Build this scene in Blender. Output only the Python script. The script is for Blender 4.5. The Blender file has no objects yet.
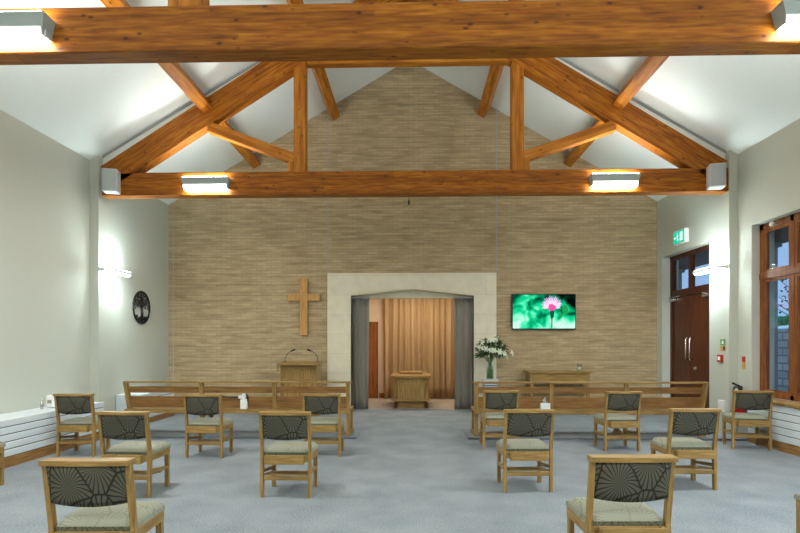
import bpy, bmesh, math, random
from mathutils import Vector, Matrix, Euler
random.seed(7)
PI = math.pi
S = bpy.context.scene
COL = S.collection

# ------------------------------------------------------------------ camera, world, light, exposure
TH = 0.0255                      # yaw of the camera to the left
HC = 1.5
cd = bpy.data.cameras.new('camera'); cam = bpy.data.objects.new('camera', cd); COL.objects.link(cam)
cam.location = (0, 0, HC); cam.rotation_euler = (PI/2, 0, math.atan(TH))
cd.lens = 24; cd.sensor_width = 36; cd.shift_y = (344-266.5)/800; cd.clip_start = 0.05
S.camera = cam
S.view_settings.view_transform = 'Standard'; S.view_settings.look = 'None'
S.view_settings.gamma = 1; S.view_settings.use_curve_mapping = False
S.view_settings.exposure = 0.61
w = bpy.data.worlds.new('world'); S.world = w; w.use_nodes = True
bg = w.node_tree.nodes['Background']; bg.inputs[0].default_value = (0.42, 0.64, 1.0, 1); bg.inputs[1].default_value = 0.62

def area(name, loc, rot, sx, sy, power, col=(1, 1, 1), spread=PI):
    l = bpy.data.lights.new(name, 'AREA'); l.shape = 'RECTANGLE'; l.size = sx; l.size_y = sy
    l.energy = power; l.color = col; l.spread = spread
    o = bpy.data.objects.new(name, l); COL.objects.link(o); o.location = loc; o.rotation_euler = rot
    return o
COOL = (0.93, 0.98, 1.0)
NEUT = (0.98, 0.99, 0.97)
# lamps on the trusses of the room behind the camera (same kind as the visible ones)
for y in (0.0, -2.6):
    for x in (-3.45, 3.35):
        area('ceiling_wash_light', (x, y, 4.30), (PI, 0, 0), 0.8, 0.3, 98, NEUT)
        area('beam_down_light', (x, y, 3.95), (0, 0, 0), 0.8, 0.3, 42, NEUT)
# lamps on the hidden rear faces of the two visible tie beams
for y, e1, e2 in ((9.25, 16, 17), (4.85, 66, 56)):
    for x in (-3.45, 3.30):
        area('beam_up_light', (x, y, 4.28), (PI, 0, 0), 0.75, 0.12, e1, NEUT)
        area('beam_under_light', (x, y, 4.06), (0, 0, 0), 0.75, 0.12, e2, NEUT)
# added cool fill light beside the camera; the wall here has no window
area('added_side_fill', (5.2, 2.4, 2.0), (0, PI/2, 0), 2.4, 3.6, 60, (0.62, 0.80, 1.0))
# recessed downlights in the committal alcove
area('alcove_downlight', (0.15, 13.1, 2.98), (0, 0, 0), 1.5, 0.7, 40, (1.0, 0.84, 0.64))

# ------------------------------------------------------------------ materials
def newmat(name):
    m = bpy.data.materials.new(name); m.use_nodes = True
    return m, m.node_tree.nodes, m.node_tree.links, m.node_tree.nodes['Principled BSDF']
def srgb(r, g, b):
    f = lambda c: (c/255/12.92) if c/255 <= .04045 else ((c/255+.055)/1.055)**2.4
    return (f(r), f(g), f(b), 1)
def plain(name, rgb, rough=.5, metal=0, bump=0, bscale=60, spec=None):
    m, N, L, P = newmat(name)
    P.inputs['Base Color'].default_value = srgb(*rgb); P.inputs['Roughness'].default_value = rough
    P.inputs['Metallic'].default_value = metal
    if spec is not None: P.inputs['Specular IOR Level'].default_value = spec
    tc = N.new('ShaderNodeTexCoord'); nz = N.new('ShaderNodeTexNoise'); nz.inputs['Scale'].default_value = bscale
    L.new(tc.outputs['Object'], nz.inputs['Vector'])
    mx = N.new('ShaderNodeMix'); mx.data_type = 'RGBA'
    c = srgb(*rgb); mx.inputs[6].default_value = tuple(v*.94 for v in c[:3])+(1,); mx.inputs[7].default_value = tuple(min(1, v*1.05) for v in c[:3])+(1,)
    L.new(nz.outputs[0], mx.inputs[0]); L.new(mx.outputs[2], P.inputs['Base Color'])
    if bump:
        b = N.new('ShaderNodeBump'); b.inputs['Strength'].default_value = bump; b.inputs['Distance'].default_value = .01
        L.new(nz.outputs[0], b.inputs['Height']); L.new(b.outputs[0], P.inputs['Normal'])
    return m
def emis(name, rgb, st):
    m, N, L, P = newmat(name); N.remove(P)
    e = N.new('ShaderNodeEmission'); e.inputs[0].default_value = rgb if len(rgb) == 4 else srgb(*rgb); e.inputs[1].default_value = st
    L.new(e.outputs[0], N['Material Output'].inputs[0]); return m
def ramp(N, stops):
    r = N.new('ShaderNodeValToRGB'); e = r.color_ramp.elements
    while len(e) > 1: e.remove(e[-1])
    e[0].position = stops[0][0]; e[0].color = stops[0][1]
    for p, c in stops[1:]:
        k = e.new(p); k.color = c
    return r
def wood(name, dark, mid, light, axis=0, scale=1.0, knots=False, lam=0, rough=.45):
    """grain along local axis (0 x, 1 y, 2 z)"""
    m, N, L, P = newmat(name)
    tc = N.new('ShaderNodeTexCoord'); mp = N.new('ShaderNodeMapping')
    sc = [9*scale]*3; sc[axis] = .8*scale; mp.inputs['Scale'].default_value = sc
    L.new(tc.outputs['Object'], mp.inputs[0])
    nz = N.new('ShaderNodeTexNoise'); nz.inputs['Scale'].default_value = 2.2; nz.inputs['Detail'].default_value = 6; nz.inputs['Distortion'].default_value = .35
    L.new(mp.outputs[0], nz.inputs[0])
    r = ramp(N, [(.28, srgb(*dark)), (.5, srgb(*mid)), (.72, srgb(*light))]); L.new(nz.outputs[0], r.inputs[0])
    out = r.outputs[0]
    if knots:
        mp2 = N.new('ShaderNodeMapping'); s2 = [9.0]*3; s2[axis] = 5.0; mp2.inputs['Scale'].default_value = s2
        L.new(tc.outputs['Object'], mp2.inputs[0])
        v = N.new('ShaderNodeTexVoronoi'); v.inputs['Scale'].default_value = 1.0; v.inputs['Randomness'].default_value = 1
        L.new(mp2.outputs[0], v.inputs['Vector'])
        r2 = ramp(N, [(.07, (.12, .10, .09, 1)), (.17, (1, 1, 1, 1))]); L.new(v.outputs['Distance'], r2.inputs[0])
        mx = N.new('ShaderNodeMix'); mx.data_type = 'RGBA'; mx.blend_type = 'MULTIPLY'; mx.inputs[0].default_value = .75
        L.new(out, mx.inputs[6]); L.new(r2.outputs[0], mx.inputs[7]); out = mx.outputs[2]
    if lam:
        sp = N.new('ShaderNodeSeparateXYZ'); L.new(tc.outputs['Object'], sp.inputs[0])
        mu = N.new('ShaderNodeMath'); mu.operation = 'MULTIPLY'; mu.inputs[1].default_value = 1/lam; L.new(sp.outputs[2], mu.inputs[0])
        fl = N.new('ShaderNodeMath'); fl.operation = 'FLOOR'; L.new(mu.outputs[0], fl.inputs[0])
        wn = N.new('ShaderNodeTexWhiteNoise'); wn.noise_dimensions = '2D'
        dv = N.new('ShaderNodeMath'); dv.operation = 'MULTIPLY_ADD'; dv.inputs[1].default_value = .55; L.new(sp.outputs[0], dv.inputs[0]); L.new(fl.outputs[0], dv.inputs[2])
        # joint pattern along the board, shifted per lamella
        m3 = N.new('ShaderNodeMath'); m3.operation = 'MULTIPLY'; m3.inputs[1].default_value = .37; L.new(fl.outputs[0], m3.inputs[0])
        a3 = N.new('ShaderNodeMath'); a3.operation = 'MULTIPLY_ADD'; a3.inputs[1].default_value = .45; L.new(sp.outputs[0], a3.inputs[0]); L.new(m3.outputs[0], a3.inputs[2])
        f3 = N.new('ShaderNodeMath'); f3.operation = 'FLOOR'; L.new(a3.outputs[0], f3.inputs[0])
        cb = N.new('ShaderNodeCombineXYZ'); L.new(f3.outputs[0], cb.inputs[0]); L.new(fl.outputs[0], cb.inputs[1])
        L.new(cb.outputs[0], wn.inputs['Vector'])
        r3 = ramp(N, [(0, (.66, .62, .56, 1)), (1, (1.0, 1.0, 1.0, 1))]); L.new(wn.outputs[0], r3.inputs[0])
        mx = N.new('ShaderNodeMix'); mx.data_type = 'RGBA'; mx.blend_type = 'MULTIPLY'; mx.inputs[0].default_value = 1
        L.new(out, mx.inputs[6]); L.new(r3.outputs[0], mx.inputs[7]); out = mx.outputs[2]
    L.new(out, P.inputs['Base Color']); P.inputs['Roughness'].default_value = rough; P.inputs['Specular IOR Level'].default_value = .25
    return m
M = {}
M['wall'] = plain('wall_paint', (194, 199, 188), .8, bump=.05, bscale=90)
M['ceil'] = plain('ceiling_paint', (226, 233, 228), .85, bump=.03)
M['gap'] = plain('shadow_gap_grey', (158, 162, 160), .8)
M['glulam'] = wood('glulam_beam', (122, 62, 8), (162, 94, 14), (190, 122, 30), 0, 1.8, True, .045, .55)
M['purlin'] = wood('purlin_timber', (128, 68, 12), (170, 102, 22), (198, 132, 44), 0, .9, True, 0, .45)
M['oak'] = wood('pale_oak', (118, 92, 50), (148, 118, 68), (170, 140, 88), 0, 2.2, rough=.42)
M['oakz'] = wood('pale_oak_upright', (118, 92, 50), (148, 118, 68), (170, 140, 88), 2, 2.2, rough=.42)
M['oaky'] = wood('pale_oak_deep', (118, 92, 50), (148, 118, 68), (170, 140, 88), 1, 2.2, rough=.42)
M['pewrail'] = wood('pew_panel_oak', (100, 70, 34), (128, 92, 50), (146, 110, 64), 0, 1.6, rough=.45)
M['plinth'] = wood('plinth_oak', (118, 84, 44), (150, 112, 64), (170, 132, 82), 1, 1.6, rough=.4)
M['door'] = wood('walnut_door', (58, 24, 12), (84, 38, 18), (104, 52, 26), 2, 1.6, rough=.35)
M['frame'] = wood('window_frame_hardwood', (98, 56, 26), (130, 78, 40), (152, 98, 54), 2, 1.4, rough=.4)
M['doorframe'] = wood('door_frame_hardwood', (52, 24, 14), (76, 38, 22), (92, 48, 28), 2, 1.4, rough=.4)
M['crosswood'] = wood('cross_oak', (160, 116, 62), (192, 146, 88), (206, 162, 104), 2, 2, rough=.5)
M['white'] = plain('white_enamel', (226, 230, 228), .35)
M['radwhite'] = plain('radiator_white', (214, 226, 232), .4)
M['lampwhite'] = plain('lamp_metal_white', (150, 160, 158), .4)
M['speaker'] = plain('speaker_grey_white', (205, 210, 210), .5)
M['grille'] = plain('speaker_grille', (176, 184, 188), .6, bump=.3, bscale=300)
M['black'] = plain('matt_black', (18, 18, 20), .45)
M['dark'] = plain('dark_recess', (30, 26, 22), .9)
M['steel'] = plain('brushed_steel', (200, 200, 198), .25, 1)
M['red'] = plain('signal_red', (178, 28, 24), .4)
M['green_sign'] = plain('safety_green', (70, 160, 96), .5)
M['yellow'] = plain('notice_ochre', (196, 160, 88), .6)
M['paper'] = plain('tissue_white', (236, 238, 236), .8)
M['greycurt'] = plain('grey_curtain_cloth', (170, 170, 164), .9, bump=.2, bscale=220)
M['tancurt'] = plain('sand_curtain_cloth', (218, 188, 144), .85, bump=.2, bscale=220)
M['peach'] = plain('alcove_paint', (226, 204, 178), .85)
M['grass'] = plain('hedge_leaf', (70, 128, 84), .8, bump=.6, bscale=18)
M['leaf'] = plain('flower_leaf', (44, 72, 34), .5)
M['lily'] = plain('lily_petal', (222, 228, 206), .6)
M['stem'] = plain('stem_green', (96, 128, 50), .5)
M['pedestal'] = plain('pale_pedestal', (206, 210, 210), .5)
M['bluebox'] = plain('blue_grey_band', (92, 116, 142), .6)
M['wax'] = plain('candle_wax', (236, 228, 206), .5)
M['pierstone'] = plain('smooth_grey_stone', (160, 166, 168), .8, bump=.2, bscale=14)
M['ground'] = plain('outside_paving', (120, 124, 122), .9, bump=.3, bscale=10)
M['bark'] = plain('dark_bark', (52, 46, 42), .9)
def glass(name, col, ior=1.45):
    m, N, L, P = newmat(name); N.remove(P)
    t = N.new('ShaderNodeBsdfTransparent'); t.inputs[0].default_value = col
    g = N.new('ShaderNodeBsdfGlossy'); g.inputs['Roughness'].default_value = .02
    f = N.new('ShaderNodeLayerWeight'); f.inputs[0].default_value = .12
    mx = N.new('ShaderNodeMixShader'); k_ = N.new('ShaderNodeMath'); k_.operation = 'MULTIPLY_ADD'; k_.inputs[1].default_value = .12; k_.inputs[2].default_value = .03; L.new(f.outputs['Facing'], k_.inputs[0]); L.new(k_.outputs[0], mx.inputs[0]); L.new(t.outputs[0], mx.inputs[1]); L.new(g.outputs[0], mx.inputs[2])
    L.new(mx.outputs[0], N['Material Output'].inputs[0]); return m
M['pane'] = glass('window_glass', (.88, .93, .95, 1))
M['glass'] = glass('clear_glass', (.86, .92, .93, 1))
M['lampup'] = emis('lamp_upper_diffuser', (1.0, .97, .90, 1), 20)
M['lamp'] = emis('lamp_diffuser', (1.0, .94, .80, 1), 42)
M['sconce'] = emis('sconce_diffuser', (.84, .98, 1.0, 1), 105)
M['lampdim'] = emis('lamp_front_lens', (1.0, .98, .92, 1), 3.5)

def brickmat():
    m, N, L, P = newmat('buff_brick')
    tc = N.new('ShaderNodeTexCoord'); sp = N.new('ShaderNodeSeparateXYZ'); L.new(tc.outputs['Object'], sp.inputs[0])
    cb = N.new('ShaderNodeCombineXYZ'); L.new(sp.outputs[0], cb.inputs[0]); L.new(sp.outputs[2], cb.inputs[1])
    b = N.new('ShaderNodeTexBrick'); b.inputs['Scale'].default_value = 1
    b.inputs['Brick Width'].default_value = .225; b.inputs['Row Height'].default_value = .06; b.inputs['Mortar Size'].default_value = .007
    b.inputs['Mortar Smooth'].default_value = .3
    b.inputs['Color1'].default_value = srgb(191, 169, 131); b.inputs['Color2'].default_value = srgb(170, 148, 110); b.inputs['Mortar'].default_value = srgb(164, 150, 124)
    b.inputs['Bias'].default_value = -.25
    L.new(cb.outputs[0], b.inputs[0])
    # stretched variation course by course
    mp = N.new('ShaderNodeMapping'); mp.inputs['Scale'].default_value = (1.1, 13, 1); L.new(cb.outputs[0], mp.inputs[0])
    nz = N.new('ShaderNodeTexNoise'); nz.inputs['Scale'].default_value = 1.3; nz.inputs['Detail'].default_value = 4; L.new(mp.outputs[0], nz.inputs[0])
    r = ramp(N, [(.3, (.66, .63, .58, 1)), (.58, (1, 1, 1, 1)), (.75, (1.0, 1.0, .99, 1))]); L.new(nz.outputs[0], r.inputs[0])
    mx = N.new('ShaderNodeMix'); mx.data_type = 'RGBA'; mx.blend_type = 'MULTIPLY'; mx.inputs[0].default_value = .9
    L.new(b.outputs[0], mx.inputs[6]); L.new(r.outputs[0], mx.inputs[7]); L.new(mx.outputs[2], P.inputs['Base Color'])
    bp = N.new('ShaderNodeBump'); bp.invert = True; bp.inputs['Strength'].default_value = .5; bp.inputs['Distance'].default_value = .006
    L.new(b.outputs['Fac'], bp.inputs['Height']); L.new(bp.outputs[0], P.inputs['Normal'])
    P.inputs['Roughness'].default_value = .9
    return m
M['brick'] = brickmat()
def stonemat(name, c1, c2, mort, bw, rh, ms, axis='XZ', rough=.8, bump=.4):
    m, N, L, P = newmat(name)
    tc = N.new('ShaderNodeTexCoord'); sp = N.new('ShaderNodeSeparateXYZ'); L.new(tc.outputs['Object'], sp.inputs[0])
    cb = N.new('ShaderNodeCombineXYZ'); ad = N.new('ShaderNodeMath'); ad.operation = 'ADD'
    L.new(sp.outputs[0], ad.inputs[0]); L.new(sp.outputs[1], ad.inputs[1]); L.new(ad.outputs[0], cb.inputs[0]); L.new(sp.outputs[2], cb.inputs[1])
    b = N.new('ShaderNodeTexBrick'); b.inputs['Scale'].default_value = 1
    b.inputs['Brick Width'].default_value = bw; b.inputs['Row Height'].default_value = rh; b.inputs['Mortar Size'].default_value = ms
    b.inputs['Color1'].default_value = srgb(*c1); b.inputs['Color2'].default_value = srgb(*c2); b.inputs['Mortar'].default_value = srgb(*mort)
    L.new(cb.outputs[0], b.inputs[0])
    nz = N.new('ShaderNodeTexNoise'); nz.inputs['Scale'].default_value = 6; nz.inputs['Detail'].default_value = 5; L.new(tc.outputs['Object'], nz.inputs[0])
    r = ramp(N, [(.3, (.9, .9, .88, 1)), (.7, (1, 1, 1, 1))]); L.new(nz.outputs[0], r.inputs[0])
    mx = N.new('ShaderNodeMix'); mx.data_type = 'RGBA'; mx.blend_type = 'MULTIPLY'; mx.inputs[0].default_value = 1
    L.new(b.outputs[0], mx.inputs[6]); L.new(r.outputs[0], mx.inputs[7]); L.new(mx.outputs[2], P.inputs['Base Color'])
    bp = N.new('ShaderNodeBump'); bp.invert = True; bp.inputs['Strength'].default_value = bump; bp.inputs['Distance'].default_value = .01
    L.new(b.outputs['Fac'], bp.inputs['Height']); L.new(bp.outputs[0], P.inputs['Normal']); P.inputs['Roughness'].default_value = rough
    return m
M['stone'] = stonemat('pale_limestone', (232, 226, 202), (226, 220, 196), (208, 202, 180), 1.4, .43, .004, bump=.2)
M['rubble'] = stonemat('grey_rubble_stone', (232, 232, 224), (196, 198, 194), (150, 154, 154), .42, .2, .02, bump=.9)
def carpetmat(name, a, b_):
    m, N, L, P = newmat(name)
    tc = N.new('ShaderNodeTexCoord')
    n1 = N.new('ShaderNodeTexNoise'); n1.inputs['Scale'].default_value = 75; n1.inputs['Detail'].default_value = 3; L.new(tc.outputs['Object'], n1.inputs[0])
    n2 = N.new('ShaderNodeTexNoise'); n2.inputs['Scale'].default_value = 2.2; n2.inputs['Detail'].default_value = 5; L.new(tc.outputs['Object'], n2.inputs[0])
    ad = N.new('ShaderNodeMath'); ad.operation = 'MULTIPLY_ADD'; ad.inputs[1].default_value = .45; L.new(n2.outputs[0], ad.inputs[0]); L.new(n1.outputs[0], ad.inputs[2])
    r = ramp(N, [(.5, srgb(*a)), (.95, srgb(*b_))]); L.new(ad.outputs[0], r.inputs[0]); L.new(r.outputs[0], P.inputs['Base Color'])
    bp = N.new('ShaderNodeBump'); bp.inputs['Strength'].default_value = .5; bp.inputs['Distance'].default_value = .008
    L.new(n1.outputs[0], bp.inputs['Height']); L.new(bp.outputs[0], P.inputs['Normal'])
    P.inputs['Roughness'].default_value = .95; P.inputs['Specular IOR Level'].default_value = .15
    return m
M['carpet'] = carpetmat('blue_grey_carpet', (106, 115, 122), (152, 160, 165))
def floral(name, base, line, scale, petals=15, amt=1.0, soft=.25):
    m, N, L, P = newmat(name)
    tc = N.new('ShaderNodeTexCoord'); sp = N.new('ShaderNodeSeparateXYZ'); L.new(tc.outputs['Object'], sp.inputs[0])
    ad = N.new('ShaderNodeMath'); ad.operation = 'ADD'; L.new(sp.outputs[1], ad.inputs[0]); L.new(sp.outputs[2], ad.inputs[1])
    cb = N.new('ShaderNodeCombineXYZ'); L.new(sp.outputs[0], cb.inputs[0]); L.new(ad.outputs[0], cb.inputs[1])
    sc = N.new('ShaderNodeVectorMath'); sc.operation = 'SCALE'; sc.inputs['Scale'].default_value = scale; L.new(cb.outputs[0], sc.inputs[0])
    v = N.new('ShaderNodeTexVoronoi'); v.voronoi_dimensions = '2D'; v.inputs['Scale'].default_value = 1; v.inputs['Randomness'].default_value = .8
    L.new(sc.outputs[0], v.inputs['Vector'])
    su = N.new('ShaderNodeVectorMath'); su.operation = 'SUBTRACT'; L.new(sc.outputs[0], su.inputs[0]); L.new(v.outputs['Position'], su.inputs[1])
    s2 = N.new('ShaderNodeSeparateXYZ'); L.new(su.outputs[0], s2.inputs[0])
    at = N.new('ShaderNodeMath'); at.operation = 'ARCTAN2'; L.new(s2.outputs[1], at.inputs[0]); L.new(s2.outputs[0], at.inputs[1])
    wv = N.new('ShaderNodeMath'); wv.operation = 'MULTIPLY_ADD'; wv.inputs[1].default_value = .35; L.new(v.outputs['Distance'], wv.inputs[0]); L.new(at.outputs[0], wv.inputs[2])
    mu = N.new('ShaderNodeMath'); mu.operation = 'MULTIPLY'; mu.inputs[1].default_value = petals/2; L.new(wv.outputs[0], mu.inputs[0])
    sn = N.new('ShaderNodeMath'); sn.operation = 'SINE'; L.new(mu.outputs[0], sn.inputs[0])
    ab = N.new('ShaderNodeMath'); ab.operation = 'ABSOLUTE'; L.new(sn.outputs[0], ab.inputs[0])
    v2 = N.new('ShaderNodeTexVoronoi'); v2.voronoi_dimensions = '2D'; v2.feature = 'DISTANCE_TO_EDGE'; v2.inputs['Scale'].default_value = 1; v2.inputs['Randomness'].default_value = .8
    L.new(sc.outputs[0], v2.inputs['Vector'])
    m2 = N.new('ShaderNodeMath'); m2.operation = 'MULTIPLY'; m2.inputs[1].default_value = 16; L.new(v2.outputs['Distance'], m2.inputs[0])
    mn = N.new('ShaderNodeMath'); mn.operation = 'MINIMUM'; L.new(ab.outputs[0], mn.inputs[0]); L.new(m2.outputs[0], mn.inputs[1])
    r = ramp(N, [(soft*.7, srgb(*line)), (soft*2.2, srgb(*base))]); L.new(mn.outputs[0], r.inputs[0])
    L.new(r.outputs[0], P.inputs['Base Color']); P.inputs['Roughness'].default_value = .9
    P.inputs['Specular IOR Level'].default_value = .2
    return m
M['backfab'] = floral('olive_floral_cloth', (88, 86, 74), (40, 38, 32), 5.2, 25, soft=.28)
M['seatfab'] = floral('pale_sage_cloth', (152, 154, 138), (130, 132, 114), 5.0, 21, soft=.2)
M['seatside'] = floral('sage_side_cloth', (104, 103, 84), (66, 65, 50), 9.0, 13, soft=.2)

# ------------------------------------------------------------------ mesh helpers
def addbox(bm, x0, x1, y0, y1, z0, z1, bev=0, mat=0, seg=1):
    r = bmesh.ops.create_cube(bm, size=1)
    for v in r['verts']:
        v.co = Vector((x0+(x1-x0)*(v.co.x+.5), y0+(y1-y0)*(v.co.y+.5), z0+(z1-z0)*(v.co.z+.5)))
    fs = set(f for v in r['verts'] for f in v.link_faces)
    for f in fs: f.material_index = mat
    if bev:
        es = list(set(e for f in fs for e in f.edges))
        bmesh.ops.bevel(bm, geom=es, offset=bev, segments=seg, affect='EDGES', profile=.5)
    return r['verts']
def addprism(bm, pts, a0, a1, plane='XZ', mat=0):
    """polygon pts in a plane, extruded along the third axis"""
    def P(p, a):
        if plane == 'XZ': return Vector((p[0], a, p[1]))
        if plane == 'YZ': return Vector((a, p[0], p[1]))
        return Vector((p[0], p[1], a))
    A = [bm.verts.new(P(p, a0)) for p in pts]; B = [bm.verts.new(P(p, a1)) for p in pts]
    n = len(pts); fs = [bm.faces.new(A), bm.faces.new(B[::-1])]
    for i in range(n): fs.append(bm.faces.new((A[i], B[i], B[(i+1) % n], A[(i+1) % n])))
    for f in fs: f.material_index = mat
    bmesh.ops.recalc_face_normals(bm, faces=fs)
def addtube(bm, pts, r, seg=8, r2=None, mat=0):
    pts = [Vector(p) for p in pts]; n = len(pts); rings = []
    for i, p in enumerate(pts):
        d = (pts[min(i+1, n-1)]-pts[max(i-1, 0)]).normalized()
        u = d.cross(Vector((0, 0, 1)));
        if u.length < .05: u = d.cross(Vector((1, 0, 0)))
        u.normalize(); v = d.cross(u).normalized()
        rr = r if r2 is None else r+(r2-r)*i/(n-1)
        rings.append([bm.verts.new(p+u*math.cos(2*PI*k/seg)*rr+v*math.sin(2*PI*k/seg)*rr) for k in range(seg)])
    fs = []
    for a, b in zip(rings, rings[1:]):
        for k in range(seg): fs.append(bm.faces.new((a[k], a[(k+1) % seg], b[(k+1) % seg], b[k])))
    fs.append(bm.faces.new(rings[0][::-1])); fs.append(bm.faces.new(rings[-1]))
    for f in fs: f.material_index = mat; f.smooth = True
    bmesh.ops.recalc_face_normals(bm, faces=fs)
def addlathe(bm, prof, c=(0, 0, 0), seg=20, mat=0):
    rings = []
    for r, z in prof:
        rings.append([bm.verts.new((c[0]+r*math.cos(2*PI*k/seg), c[1]+r*math.sin(2*PI*k/seg), c[2]+z)) for k in range(seg)])
    fs = []
    for a, b in zip(rings, rings[1:]):
        for k in range(seg): fs.append(bm.faces.new((a[k], a[(k+1) % seg], b[(k+1) % seg], b[k])))
    fs.append(bm.faces.new(rings[0][::-1])); fs.append(bm.faces.new(rings[-1]))
    for f in fs: f.smooth = True; f.material_index = mat
    bmesh.ops.recalc_face_normals(bm, faces=fs)
def obj(name, bm, mats, parent=None, loc=None, rot=None):
    me = bpy.data.meshes.new(name); bm.to_mesh(me); bm.free()
    for m in (mats if isinstance(mats, (list, tuple)) else [mats]): me.materials.append(m)
    o = bpy.data.objects.new(name, me); COL.objects.link(o)
    if parent: o.parent = parent
    if loc is not None: o.location = loc
    if rot is not None: o.rotation_euler = rot
    return o
def box(name, x0, x1, y0, y1, z0, z1, m, parent=None, bev=0, **k):
    bm = bmesh.new(); addbox(bm, x0, x1, y0, y1, z0, z1, bev); return obj(name, bm, m, parent, **k)
def tag(o, label=None, cat=None, group=None, kind=None):
    if label: o['label'] = label
    if cat: o['category'] = cat
    if group: o['group'] = group
    if kind: o['kind'] = kind
    return o
def thing(name, label, cat, loc=(0, 0, 0), rz=0, group=None):
    o = bpy.data.objects.new(name, None); COL.objects.link(o); o.empty_display_size = .1
    o.location = loc; o.rotation_euler = (0, 0, rz); return tag(o, label, cat, group)
def struct(o): o['kind'] = 'structure'; return o
def copy_tree(o, parent=None):
    c = o.copy(); COL.objects.link(c)
    if parent: c.parent = parent
    for ch in list(o.children): copy_tree(ch, c)
    return c

# ------------------------------------------------------------------ room shell
XL, XR, YB, YF = -5.46, 5.30, 11.75, -4.2
EAV, RX, RZ = 4.60, -.10, 7.77
SL = (RZ-EAV)/(RX-XL); SR = (RZ-EAV)/(XR-RX)
def ceilz(x): return EAV+(x-XL)*SL if x < RX else EAV+(XR-x)*SR
DZ = .03; DY = 8.40          # low dais
bm = bmesh.new()
addbox(bm, XL-.4, XR+.4, YF-.3, DY, -.2, 0)
addbox(bm, XL-.4, -.9, DY, 14.6, -.2, DZ); addbox(bm, .85, XR+.4, DY, 14.6, -.2, DZ)
addprism(bm, [(DY, -.2), (DY, 0), (DY+.9, DZ), (14.6, DZ), (14.6, -.2)], -.9, .85, 'YZ')
struct(obj('floor', bm, M['carpet']))
M['nosing'] = plain('carpet_step_edge', (96, 104, 112), .9)
struct(box('trim_5', XL, -.9, DY-.012, DY+.006, .004, DZ+.002, M['nosing']))
struct(box('trim_6', .85, XR, DY-.012, DY+.006, .004, DZ+.002, M['nosing']))
bm = bmesh.new()
addprism(bm, [(XL-.4, EAV-.4*SL), (RX, RZ), (RX, RZ+.2), (XL-.4, EAV-.4*SL+.2)], YF-.2, YB+.2, 'XZ')
addprism(bm, [(XR+.4, EAV-.4*SR), (RX, RZ), (RX, RZ+.2), (XR+.4, EAV-.4*SR+.2)], YF-.2, YB+.2, 'XZ')
struct(obj('ceiling', bm, M['ceil']))
# left wall with a shallow pilaster
bm = bmesh.new(); addbox(bm, XL-.35, XL, YF, YB, 0, EAV)
struct(box('trim_10', XL, XL+.15, 8.86, 9.26, 0, EAV+.12*SL, M['wall']))
struct(box('trim_11', XL, XL+.15, 4.35, 4.75, 0, EAV+.12*SL, M['wall']))
struct(obj('wall_left', bm, M['wall']))
# right wall with a door opening and a window opening
DO = (9.70, 11.52, 3.35); WO = (5.30, 8.50, .66, 3.36)
bm = bmesh.new()
addbox(bm, XR, XR+.35, DO[1], YB, 0, EAV); addbox(bm, XR, XR+.35, DO[0], DO[1], DO[2], EAV)
addbox(bm, XR, XR+.35, WO[1], DO[0], 0, EAV); addbox(bm, XR, XR+.35, WO[0], WO[1], WO[3], EAV)
addbox(bm, XR, XR+.35, WO[0], WO[1], 0, WO[2]); addbox(bm, XR, XR+.35, YF, WO[0], 0, EAV)
struct(box('trim_12', XR-.14, XR, 8.86, 9.24, 0, EAV+.12*SR, M['wall']))
struct(box('trim_13', XR-.14, XR, 4.35, 4.75, 0, EAV+.12*SR, M['wall']))
struct(obj('wall_right', bm, M['wall']))
bm = bmesh.new(); addprism(bm, [(XL-.3, 0), (XR+.3, 0), (XR+.3, EAV), (RX, RZ), (XL-.3, EAV)], YF-.2, YF, 'XZ')
struct(obj('wall_rear', bm, M['wall']))
# brick gable wall with the alcove opening
OX0, OX1, OZ, PZ = -1.38, 1.32, 2.53, 2.71
bm = bmesh.new()
addprism(bm, [(XL, 0), (OX0, 0), (OX0, ceilz(OX0)), (XL, EAV)], YB, YB+.3, 'XZ')
addprism(bm, [(OX1, 0), (XR, 0), (XR, EAV), (OX1, ceilz(OX1))], YB, YB+.3, 'XZ')
addprism(bm, [(OX0, OZ+.25), (OX1, OZ+.25), (OX1, ceilz(OX1)), (RX, RZ), (OX0, ceilz(OX0))], YB, YB+.3, 'XZ')
struct(obj('wall_back', bm, M['brick']))
struct(box('trim_1', -1.905, -1.885, YB-.006, YB+.01, 3.06, ceilz(-1.9), M['gap']))
struct(box('trim_2', 1.805, 1.825, YB-.006, YB+.01, 3.06, ceilz(1.82), M['gap']))
struct(box('trim_3', XL+.10, XL+.115, YB-.006, YB+.01, DZ, ceilz(XL+.1), M['gap']))
# stone surround: pointed opening, recessed flat lintel panel
bm = bmesh.new(); SO0, SO1, ST = -1.90, 1.81, 3.06; mx_ = (OX0+OX1)/2
f0, f1 = YB-.045, YB+.02
addprism(bm, [(SO0, DZ), (OX0, DZ), (OX0, OZ), (OX0, ST), (SO0, ST)], f0, f1)
addprism(bm, [(OX1, DZ), (SO1, DZ), (SO1, ST), (OX1, ST)], f0, f1)
addprism(bm, [(OX0, OZ+.03), (mx_, PZ), (mx_, ST), (OX0, ST)], f0, f1)
addprism(bm, [(mx_, PZ), (OX1, OZ+.03), (OX1, ST), (mx_, ST)], f0, f1)
addprism(bm, [(OX0, OZ), (OX1, OZ), (OX1, OZ+.03), (mx_, PZ), (OX0, OZ+.03)], YB+.24, YB+.34)
addprism(bm, [(OX0, OZ+.03), (mx_, PZ), (mx_, OZ+.249), (OX0, OZ+.249)], f1, YB+.34)
addprism(bm, [(OX1, OZ+.03), (mx_, PZ), (mx_, OZ+.249), (OX1, OZ+.249)], f1, YB+.34)
addprism(bm, [(OX0, DZ), (OX0+.0, OZ+.05), (OX0-.1, OZ+.05), (OX0-.1, DZ)], f1, YB+.34)
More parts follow.
